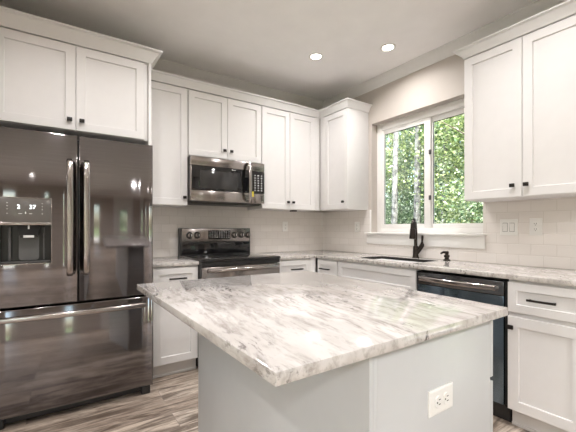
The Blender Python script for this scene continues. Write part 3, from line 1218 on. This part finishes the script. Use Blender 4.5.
# ------------------------------------------------------------------ microwave
mx0, mx1, my, mz0, mz1 = -1.852, -1.0947, -0.3857, 1.4237, 1.8344
tm = thing('microwave_oven', ((mx0 + mx1) / 2, -0.19, mz0), 'over-the-range stainless microwave with black glass door above the range', 'microwave')
b = MB()
b.box(mx0 + 0.002, mx1 - 0.002, -0.010, my + 0.030, mz0 + 0.010, mz1, 0.003)
b.box(mx0 + 0.012, mx1 - 0.012, -0.03, my + 0.045, mz0 - 0.004, mz0 + 0.012, 0.003)
b.build('body', 'charcoal', tm)
b = MB()
b.box(mx0, mx1, my, my + 0.028, mz1 - 0.082, mz1 - 0.002, 0.005)
b.build('vent_band', 'brush', tm)
MS = -1.243
b = MB()
b.box(mx0, MS - 0.002, my, my + 0.028, mz0 + 0.008, mz0 + 0.106, 0.005)
b.box(mx0, mx0 + 0.010, my, my + 0.028, mz0 + 0.10, mz1 - 0.086, 0.002)
md = b.build('door', 'brush', tm)
b = MB()
b.box(mx0 + 0.010, MS - 0.002, my - 0.0005, my + 0.026, mz0 + 0.106, mz1 - 0.084, 0.002)
b.build('door_glass', 'blackglass', md)
b = MB()
b.box(-1.765, -1.395, my - 0.0012, my + 0.01, 1.548, 1.712, 0.0005)
b.build('window_screen', 'mesh', md)
text_part('badge', '\u25cf\u25ac\u25ac', 0.014, FA, -1.435, -my + 0.001, 1.738, 'print', md)
b = MB()
b.tube([(-1.283, my + 0.004, 1.448), (-1.283, my - 0.030, 1.450), (-1.283, my - 0.042, 1.475), (-1.283, my - 0.052, 1.54), (-1.283, my - 0.056, 1.63), (-1.283, my - 0.052, 1.72),
        (-1.283, my - 0.042, 1.790), (-1.283, my - 0.030, 1.815), (-1.283, my + 0.004, 1.817)], 0.016, 0.010, side=(1, 0, 0), seg=16, power=3.0)
b.build('handle', 'bright', md, smooth=0.9)
b = MB()
b.box(MS, mx1, my, my + 0.028, mz0 + 0.106, mz1 - 0.084, 0.003)
mc = b.build('control_panel', 'blackglass', tm)
b = MB()
b.box(MS, mx1, my, my + 0.028, mz0 + 0.008, mz0 + 0.104, 0.005)
b.build('lower_band', 'brush', tm)
for r in range(7):
    for c in range(3):
        b = MB()
        xq = -1.203 + c * 0.037
        zq = 1.708 - r * 0.0245
        w = 0.009 if (r + c) % 2 else 0.006
        b.box(xq - w, xq + w, my - 0.0012, my + 0.002, zq - 0.0042, zq + 0.0042, 0.0006)
        b.build('button', 'print', mc, smooth=0)
b = MB()
b.box(-1.236, -1.218, my - 0.0016, my + 0.002, 1.497, 1.548)
b.build('sticker', 'yellow', mc, smooth=0)
b = MB()
b.box(mx0 + 0.03, mx1 - 0.03, -0.06, my + 0.05, mz0 - 0.010, mz0 - 0.003, 0.002)
b.build('vent_grille', 'dark', tm)

# ------------------------------------------------------------------ range
rx0, rx1 = -1.8565, -1.0975
RF = -0.690
tr = thing('electric_range', ((rx0 + rx1) / 2, -0.34, 0), 'freestanding stainless electric range with black glass top and five knobs', 'range')
b = MB()
b.box(rx0 + 0.004, rx1 - 0.004, -0.03, RF + 0.045, 0.03, 0.902, 0.003)
b.build('body', 'charcoal', tr)
b = MB()
b.slab([(rx0, RF), (rx1, RF), (rx1, -0.088), (rx0, -0.088)], 0.902, 0.9265, 0.005)
ck = b.build('cooktop', 'blackglass', tr)
for cx, cy, r in ((-1.66, -0.24, 0.085), (-1.66, -0.50, 0.11), (-1.29, -0.24, 0.085), (-1.29, -0.50, 0.095)):
    b = MB()
    b.lathe((cx, cy, 0.9263), (0, 0, 1), [(0, r - 0.003), (0.0007, r - 0.003), (0.0007, r), (0, r)], seg=40)
    b.build('burner_ring', 'ring', ck)
BG = 1.1866
b = MB()
b.box(rx0, rx1, -0.020, -0.088, 0.90, BG, 0.006)
bg = b.build('backguard', 'dark', tr)
b = MB()
b.box(rx0 + 0.016, rx1 - 0.012, -0.086, -0.094, 1.050, BG - 0.004, 0.003)
bp_ = b.build('control_fascia', 'brush', bg)
b = MB()
b.box(rx0 + 0.016, rx1 - 0.012, -0.086, -0.091, 0.932, 1.040, 0.002)
b.build('splash_glass', 'blackglass', bg)
b = MB()
b.box(-1.575, -1.335, -0.092, -0.0955, 1.074, 1.164, 0.001)
ds = b.build('display', 'blackglass', bp_)
b = MB()
random.seed(3)
for zz in (1.147, 1.127, 1.107, 1.091):
    for q in range(9):
        xq = -1.556 + q * 0.0255
        w = random.choice((0.004, 0.007, 0.009))
        b.box(xq - w, xq + w, -0.0953, -0.0962, zz - 0.0018, zz + 0.0018)
b.build('display_keys', 'print', ds, smooth=0)
for x in (-1.765, -1.690, -1.290, -1.209, -1.132):
    b = MB()
    b.lathe((x, -0.093, 1.117), (0, -1, 0), [(0, 0.034), (0.004, 0.034), (0.008, 0.028)], seg=28, mi=1)
    b.lathe((x, -0.1005, 1.117), (0, -1, 0), [(0, 0.026), (0.020, 0.023), (0.023, 0.020)], seg=28, mi=0)
    b.box(x - 0.006, x + 0.006, -0.118, -0.132, 1.094, 1.140, 0.002, mi=1)
    b.box(x + 0.008, x + 0.015, -0.1232, -0.1245, 1.108, 1.128, 0, mi=2)  # white bar painted as a highlight on the knob's right half
    b.build('knob', ['bright', 'dark', 'print'], bp_)
b = MB()
b.box(rx0 + 0.003, rx1 - 0.003, RF + 0.040, RF + 0.012, 0.868, 0.899, 0.003)
b.build('front_rail', 'dark', tr)
b = MB()
b.box(rx0 + 0.006, rx1 - 0.006, RF + 0.044, RF + 0.004, 0.235, 0.862, 0.006)
od = b.build('oven_door', 'brush', tr)
b = MB()
b.box(rx0 + 0.10, rx1 - 0.10, RF + 0.03, RF + 0.002, 0.36, 0.72, 0.003)
b.build('oven_window', 'blackglass', od)
b = MB()
zc = 0.838
b.tube([(rx0 + 0.05, RF + 0.008, zc), (rx0 + 0.05, RF - 0.035, zc), (rx0 + 0.075, RF - 0.046, zc), ((rx0 + rx1) / 2, RF - 0.052, zc), (rx1 - 0.075, RF - 0.046, zc), (rx1 - 0.05, RF - 0.035, zc), (rx1 - 0.05, RF + 0.008, zc)],
       0.014, 0.011, side=(0, 0, 1), seg=14)
b.build('handle', 'bright', od, smooth=0.9)
b = MB()
b.box(rx0 + 0.006, rx1 - 0.006, RF + 0.044, RF + 0.006, 0.075, 0.228, 0.006)
b.build('storage_drawer', 'brush', tr)
b = MB()
b.box(rx0 + 0.02, rx1 - 0.02, -0.08, RF + 0.07, 0.0, 0.074)
b.build('plinth', 'dark', tr)

# ------------------------------------------------------------------ dishwasher
dy0, dy1 = -2.4205, -1.8005
td = thing('dishwasher', (-0.31, (dy0 + dy1) / 2, 0), 'built-in steel dishwasher with bar handle, between sink base and drawer cabinet', 'dishwasher')
b = MB()
b.box(-0.03, -0.560, dy0 + 0.002, dy1 - 0.002, 0.10, 0.870)
b.box(-0.55, -0.606, dy1 - 0.012, dy1 + 0.0005, 0.11, 0.868)  # black strips fill the side gaps and stand in for their shade
b.box(-0.55, -0.600, dy0, dy0 + 0.016, 0.11, 0.868)
b.box(-0.45, -0.545, dy0 + 0.004, dy1 - 0.004, 0.0, 0.11)
b.build('body', 'gap', td, smooth=0)
b = MB()
b.box(-0.558, -0.614, dy0 + 0.017, dy1 - 0.011, 0.120, 0.774, 0.004)
dd = b.build('door', 'bluefilm', td)
b = MB()
b.box(-0.558, -0.614, dy0 + 0.017, dy1 - 0.011, 0.776, 0.862, 0.004)
b.build('control_strip', 'darksteel', dd)
b = MB()
n = 12
pts = [(-0.610, dy1 - 0.050, 0.822)]
for q in range(n + 1):
    f = q / n
    pts.append((-0.645 - 0.012 * math.sin(PI * f), dy1 - 0.050 - f * (dy1 - dy0 - 0.105), 0.822 - 0.003 * math.sin(PI * f)))
pts.append((-0.610, dy0 + 0.055, 0.822))
b.tube(pts, 0.0165, 0.010, side=(0, 0, 1), seg=14, power=2.6)
b.build('handle', 'bright', dd, smooth=0.9)
b = MB()
b.box(-0.545, -0.552, dy0 + 0.006, dy1 - 0.006, 0.006, 0.105)
b.build('toe_panel', 'dark', td, smooth=0)

# ------------------------------------------------------------------ island
IT, ITH = 0.9167, 0.028
quad = [(-2.5313, -1.6260), (-2.5225, -2.8600), (-1.5870, -2.8513), (-1.5244, -1.6543)]
b = MB()
b.slab(quad, IT - ITH, IT, 0.0035)
o = b.build('island_worktop', 'marble', smooth=0.5)
tag(o, 'square white marble worktop with grey veins overhanging the island', 'countertop')
ti = thing('kitchen_island', (-1.95, -2.25, 0), 'white kitchen island base under the square marble worktop', 'island')
IF, IB, IL = -2.832, -1.668, -2.242
ITB = IT - ITH
b = MB()
b.box(IL + 0.012, ISL_R, IF + 0.012, IB, 0.10, ITB, 0.001)
b.box(IL + 0.012, ISL_R - 0.07, IF + 0.012, IB, 0.0, 0.101)
b.build('body', 'isl', ti)
b = MB()
b.box(IL, IL + 0.0118, IF + 0.0, IB, 0.0, ITB, 0.001)
b.build('back_panel', 'isl', ti)
b = MB()
b.box(IL + 0.0122, ISL_R, IF + 0.004, IF + 0.0118, 0.0, ITB, 0.0005)
b.box(IL + 0.0122, IL + 0.026, IF, IF + 0.006, 0.0, ITB, 0.001)
b.build('end_panel', 'isl', ti)
wdt = (IB - IF) / 3
for k in range(3):
    s0 = IF + 0.004 + k * wdt
    s1 = IF + (k + 1) * wdt - 0.002
    d = shaker(FI, s0, s1, 0.691, ITB - 0.012, DT + 0.001, 'drawer', ti, 'isl', w=0.046)
    pull(FI, (s0 + s1) / 2, 0.78, DT + 0.001, d)
    d = shaker(FI, s0, s1, 0.114, 0.675, DT + 0.001, 'door', ti, 'isl')
    knob(FI, s0 + 0.03 if k else s0 + 0.03, 0.64, DT + 0.001, d)
b = MB()
b.box(ISL_R - 0.085, ISL_R - 0.069, IF + 0.012, IB, 0.0, 0.101)
b.build('toe_kick', 'toe', ti)

# ------------------------------------------------------------------ outlets and switches
def FE(s, d, z):      # island end panel, facing -y
    return (s, IF + 0.004 - d, z)


def FAt(s, d, z):
    return (s, -TILE - d, z)


def FBt(s, d, z):
    return (-TILE - d, s, z)


def plate(F, s, z, w, h, label, name='wall_outlet', cat='outlet'):
    t = thing(name, F(s, 0, z), label, cat)
    b = MB()
    b.rings(F, s - w / 2, s + w / 2, z - h / 2, z + h / 2, [(0, 0.0), (0, 0.0045), (0.0035, 0.0062), (0.006, 0.0065)])
    b.build('cover_plate', 'white', t, smooth=0)
    return t


def receptacle(F, s, z, t, horizontal=False):
    b = MB()
    n = 20
    r = 0.0175
    ring0 = []
    for k in range(n):
        a = 2 * PI * k / n
        p, q = r * math.cos(a), max(-0.0135, min(0.0135, r * math.sin(a)))
        ring0.append((q, p) if horizontal else (p, q))
    b.loft([[F(s + p, 0.006, z + q) for p, q in ring0], [F(s + p, 0.0090, z + q) for p, q in ring0], [F(s + p * 0.93, 0.0098, z + q * 0.93) for p, q in ring0]])
    o = b.build('receptacle', 'white', t)
    b = MB()
    for p, q, w, h in ((-0.0065, 0.003, 0.0013, 0.0045), (0.0065, 0.003, 0.0013, 0.0038), (0.0, -0.0078, 0.0024, 0.0024)):
        if horizontal:
            p, q, w, h = q, p, h, w
        b.fbox(F, s + p - w, s + p + w, 0.0092, 0.0101, z + q - h, z + q + h)
    b.build('socket_slots', 'slot', o, smooth=0)


t = plate(FE, -1.949, 0.698, 0.116, 0.072, 'white duplex outlet mounted sideways on the island end panel')
for q in (-0.0195, 0.0195):
    receptacle(FE, -1.949 + q, 0.698, t, True)
t = plate(FBt, -2.3485, 1.196, 0.078, 0.122, 'white wall outlet on the tile right of the double switch')
for q in (-0.0195, 0.0195):
    receptacle(FBt, -2.3485, 1.196 + q, t)
t = plate(FBt, -2.172, 1.192, 0.120, 0.122, 'white double rocker switch on the tile right of the window', 'light_switch', 'switch')
for q in (-0.0235, 0.0235):
    b = MB()
    b.rings(FBt, -2.172 + q - 0.0170, -2.172 + q + 0.0170, 1.192 - 0.0335, 1.192 + 0.0335, [(0, 0.0060), (0, 0.0072), (0.0022, 0.0072), (0.0024, 0.0045)])
    b.build('rocker_rim', 'slot', t, smooth=0)
    b = MB()
    b.loft([[FBt(-2.172 + q - 0.0150, 0.004, 1.192 - 0.031), FBt(-2.172 + q + 0.0150, 0.004, 1.192 - 0.031), FBt(-2.172 + q + 0.0150, 0.004, 1.192 + 0.031), FBt(-2.172 + q - 0.0150, 0.004, 1.192 + 0.031)],
            [FBt(-2.172 + q - 0.0150, 0.0075, 1.192 - 0.031), FBt(-2.172 + q + 0.0150, 0.0075, 1.192 - 0.031), FBt(-2.172 + q + 0.0150, 0.0115, 1.192 + 0.031), FBt(-2.172 + q - 0.0150, 0.0115, 1.192 + 0.031)]])
    b.build('rocker', 'white', t, smooth=0)
t = plate(FAt, -0.592, 1.207, 0.072, 0.116, 'white wall outlet on the back tile right of the range')
for q in (-0.0195, 0.0195):
    receptacle(FAt, -0.592, 1.207 + q, t)
t = plate(FBt, -0.603, 1.2, 0.072, 0.116, 'white wall outlet on the tile left of the window, under the corner cabinet')
for q in (-0.0195, 0.0195):
    receptacle(FBt, -0.603, 1.2 + q, t)
b = MB()
b.box(-0.66, -0.60, -0.20, -0.26, UB - 0.014, UB - 0.0005, 0.003)
o = b.build('under_cabinet_box', 'bronze')
tag(o, 'tiny dark box fixed under the tall corner wall cabinet', 'fixture')

# ------------------------------------------------------------------ recessed ceiling lights, real ones and unseen added ones
def downlight(x, y, label, power=LAMP_POWER, group='recessed ceiling lights'):
    t = thing('recessed_light', (x, y, CEIL), label, 'ceiling light', group)
    b = MB()
    b.lathe((x, y, CEIL), (0, 0, -1), [(0, 0.070), (0.004, 0.068), (0.006, 0.052), (0.003, 0.046), (0.0, 0.046)], seg=36)
    b.build('trim_ring', 'white', t)
    b = MB()
    b.lathe((x, y, CEIL), (0, 0, -1), [(0.0005, 0.0455), (0.003, 0.043), (0.004, 0.02)], seg=36)
    b.build('lens', 'lamp', t)
    d = bpy.data.lights.new('lamp', 'AREA')
    d.shape = 'DISK'
    d.size = 0.12
    d.energy = power
    d.color = (1.0, 0.975, 0.965)
    d.spread = math.radians(150)
    lo = bpy.data.objects.new('lamp', d)
    COL.objects.link(lo)
    lo.parent = t
    lo.location = (0, 0, -0.012)
    return t


downlight(-0.844, -0.898, 'lit recessed ceiling light further left, near the corner cabinets')
downlight(-0.419, -1.376, 'lit recessed ceiling light further right, in front of the window')
for x, y, pw in ((-2.75, -1.75, LAMP_POWER * 2), (-1.95, -1.3, LAMP_POWER), (-1.0, -2.5, LAMP_POWER * 1.6), (-4.2, -3.0, ADDED_LAMP_POWER * 0.4),
                 (-1.3, -4.8, ADDED_LAMP_POWER), (-3.2, -5.4, ADDED_LAMP_POWER), (-4.6, -5.6, ADDED_LAMP_POWER)):  # unseen lamps added to brighten the cabinets and the room behind
    downlight(x, y, 'recessed ceiling light added out of view to brighten the island and open room', pw)

# ------------------------------------------------------------------ trees outside the window
def leaves(n, centre, rad, size, mat, parent, seed, name='foliage', shell=0.35):
    rnd = random.Random(seed)
    vs, fs = [], []
    cx, cy, cz = centre
    clumps = []
    for k in range(max(14, n // 60)):
        while True:
            p = Vector((rnd.uniform(-1, 1), rnd.uniform(-1, 1), rnd.uniform(-1, 1)))
            if shell < p.length < 1:
                break
        clumps.append((Vector((cx + p.x * rad[0], cy + p.y * rad[1], cz + p.z * rad[2])), rnd.uniform(0.10, 0.30)))
    n = int(n * 1.8)
    for k in range(n):
        c, r = clumps[k % len(clumps)]
        p = c + Vector((rnd.gauss(0, r), rnd.gauss(0, r), rnd.gauss(0, r * 0.8)))
        d = Vector((rnd.gauss(0, 1), rnd.gauss(0, 1), rnd.gauss(-0.25, 0.7))).normalized()
        s = d.orthogonal().normalized()
        s.rotate(__import__('mathutils').Quaternion(d, rnd.uniform(0, 6.28)))
        nn = d.cross(s)
        L = size * 0.66 * rnd.uniform(0.7, 1.3)
        w = L * 0.32
        i = len(vs)
        vs += [p, p + d * (L * 0.5) + s * w + nn * (L * 0.08), p + d * L, p + d * (L * 0.5) - s * w + nn * (L * 0.08)]
        fs.append((i, i + 1, i + 2))
        fs.append((i, i + 2, i + 3))
    base_loc = WL[parent.name]
    me = bpy.data.meshes.new(name)
    me.from_pydata([v - base_loc for v in vs], [], fs)
    me.materials.append(M[mat])
    o = bpy.data.objects.new(name, me)
    COL.objects.link(o)
    o.parent = parent
    WL[o.name] = base_loc
    return o


def trunk(x, y, h, r, lean, mat, parent, branches=4, seed=0):
    rnd = random.Random(seed)
    b = MB()
    pts, rs = [], []
    for k in range(9):
        f = k / 8
        pts.append((x + lean[0] * f + 0.03 * math.sin(3 * f + seed), y + lean[1] * f + 0.03 * math.cos(4 * f + seed), -0.12 + (h + 0.12) * f))
        rs.append(r * (1 - 0.65 * f))
    b.tube(pts, rs, rs, seg=10)
    for k in range(branches):
        f = rnd.uniform(0.35, 0.9)
        p = Vector(pts[int(f * 8)])
        a = rnd.uniform(0, 6.28)
        L = h * rnd.uniform(0.12, 0.25)
        b.tube([p, p + Vector((math.cos(a) * L * 0.5, math.sin(a) * L * 0.5, L * 0.45)), p + Vector((math.cos(a) * L, math.sin(a) * L, L * 0.8))], [r * 0.4, r * 0.25, r * 0.1], seg=7)
    return b.build('trunk', mat, parent)


def tree(x, y, h, r, lean, bark, crown, leaf, n, size, label, seed, group=None, name='tree'):
    t = thing(name, (x, y, -0.12), label, 'tree' if name == 'tree' else 'shrub', group)
    trunk(x, y, h * 0.9, r, lean, bark, t, 0 if bark == 'bark_pale' else 5, seed)
    leaves(n, crown[:3], crown[3:], size, leaf, t, seed)
    return t


# pale-stemmed trees in the left pane
tree(2.9, 1.18, 6.5, 0.075, (0.1, 0.02), 'bark_pale', (3.6, 1.3, 3.9, 0.6, 1.0, 2.8), 'leaf_lime', 3600, 0.10, 'slender pale-trunked tree seen in the left window pane, nearest the frame', 11)
tree(3.3, 0.92, 6.8, 0.085, (-0.05, 0.05), 'bark_pale', (4.0, 0.9, 3.9, 0.6, 1.0, 2.8), 'leaf_mid', 3600, 0.10, 'thicker pale-trunked tree in the middle of the left window pane', 12)
tree(3.6, 0.60, 7.0, 0.055, (0.0, -0.05), 'bark_pale', (4.2, 0.5, 3.9, 0.6, 1.0, 2.8), 'leaf_lime', 3600, 0.10, 'thin pale-trunked tree in the left window pane, beside the window centre bar', 13)
# leafy growth
tree(3.2, -0.15, 4.6, 0.05, (0.1, 0.0), 'bark', (3.2, -0.2, 2.6, 0.75, 0.75, 2.3), 'leaf_lime', 9000, 0.085, 'bright yellow-green leafy tree filling the right window pane', 21)
tree(2.7, -0.95, 4.0, 0.05, (0.0, 0.0), 'bark', (2.7, -1.1, 2.2, 0.6, 0.7, 2.0), 'leaf_mid', 6500, 0.08, 'mid-green leafy tree at the right edge of the right window pane', 22)
tree(4.6, 2.6, 5.6, 0.07, (0.0, 0.0), 'bark', (4.7, 2.7, 3.0, 1.2, 1.2, 2.7), 'leaf_mid', 9000, 0.10, 'broad green tree behind the pale trunks at the left of the window', 23)
tree(5.0, 0.9, 6.4, 0.08, (0.0, 0.0), 'bark', (5.2, 0.9, 3.3, 1.1, 1.3, 3.1), 'leaf_mid', 10000, 0.10, 'tall green tree behind the thin pale trunks of the left pane', 24)
tree(5.2, -0.9, 6.4, 0.08, (0.0, 0.0), 'bark', (5.4, -0.9, 3.4, 1.1, 1.3, 3.1), 'leaf_dark', 9000, 0.10, 'dark green tree behind the yellow-green one in the right pane', 25)
tree(3.6, 1.75, 2.4, 0.03, (0.0, 0.0), 'bark', (3.6, 1.7, 1.1, 0.7, 0.8, 1.1), 'leaf_mid', 5000, 0.075, 'low leafy shrub at the foot of the pale trunks outside the window', 26, name='shrub')
for k, (x, y) in enumerate(((7.2, 4.2), (7.6, 2.0), (7.8, -0.4), (7.4, -3.0), (5.5, -3.4), (4.2, -5.2), (6.5, -6.5))):
    tree(x, y, 7.5, 0.10, (0, 0), 'bark', (x, y, 3.8, 1.5, 1.6, 3.6), 'leaf_dark' if k % 2 else 'leaf_mid', 6500, 0.14, 'dense green tree in the woods beyond the garden', 40 + k, 'trees in the woods beyond the garden')
for k, (x, y) in enumerate(((-0.9, -12.6), (-13.5, -3.5))):
    tree(x, y, 6.0, 0.12, (0, 0), 'bark', (x, y, 3.2, 1.8, 1.8, 2.6), 'leaf_mid', 3500, 0.18, 'green garden tree on the far side of the house', 60 + k, 'trees behind the house')
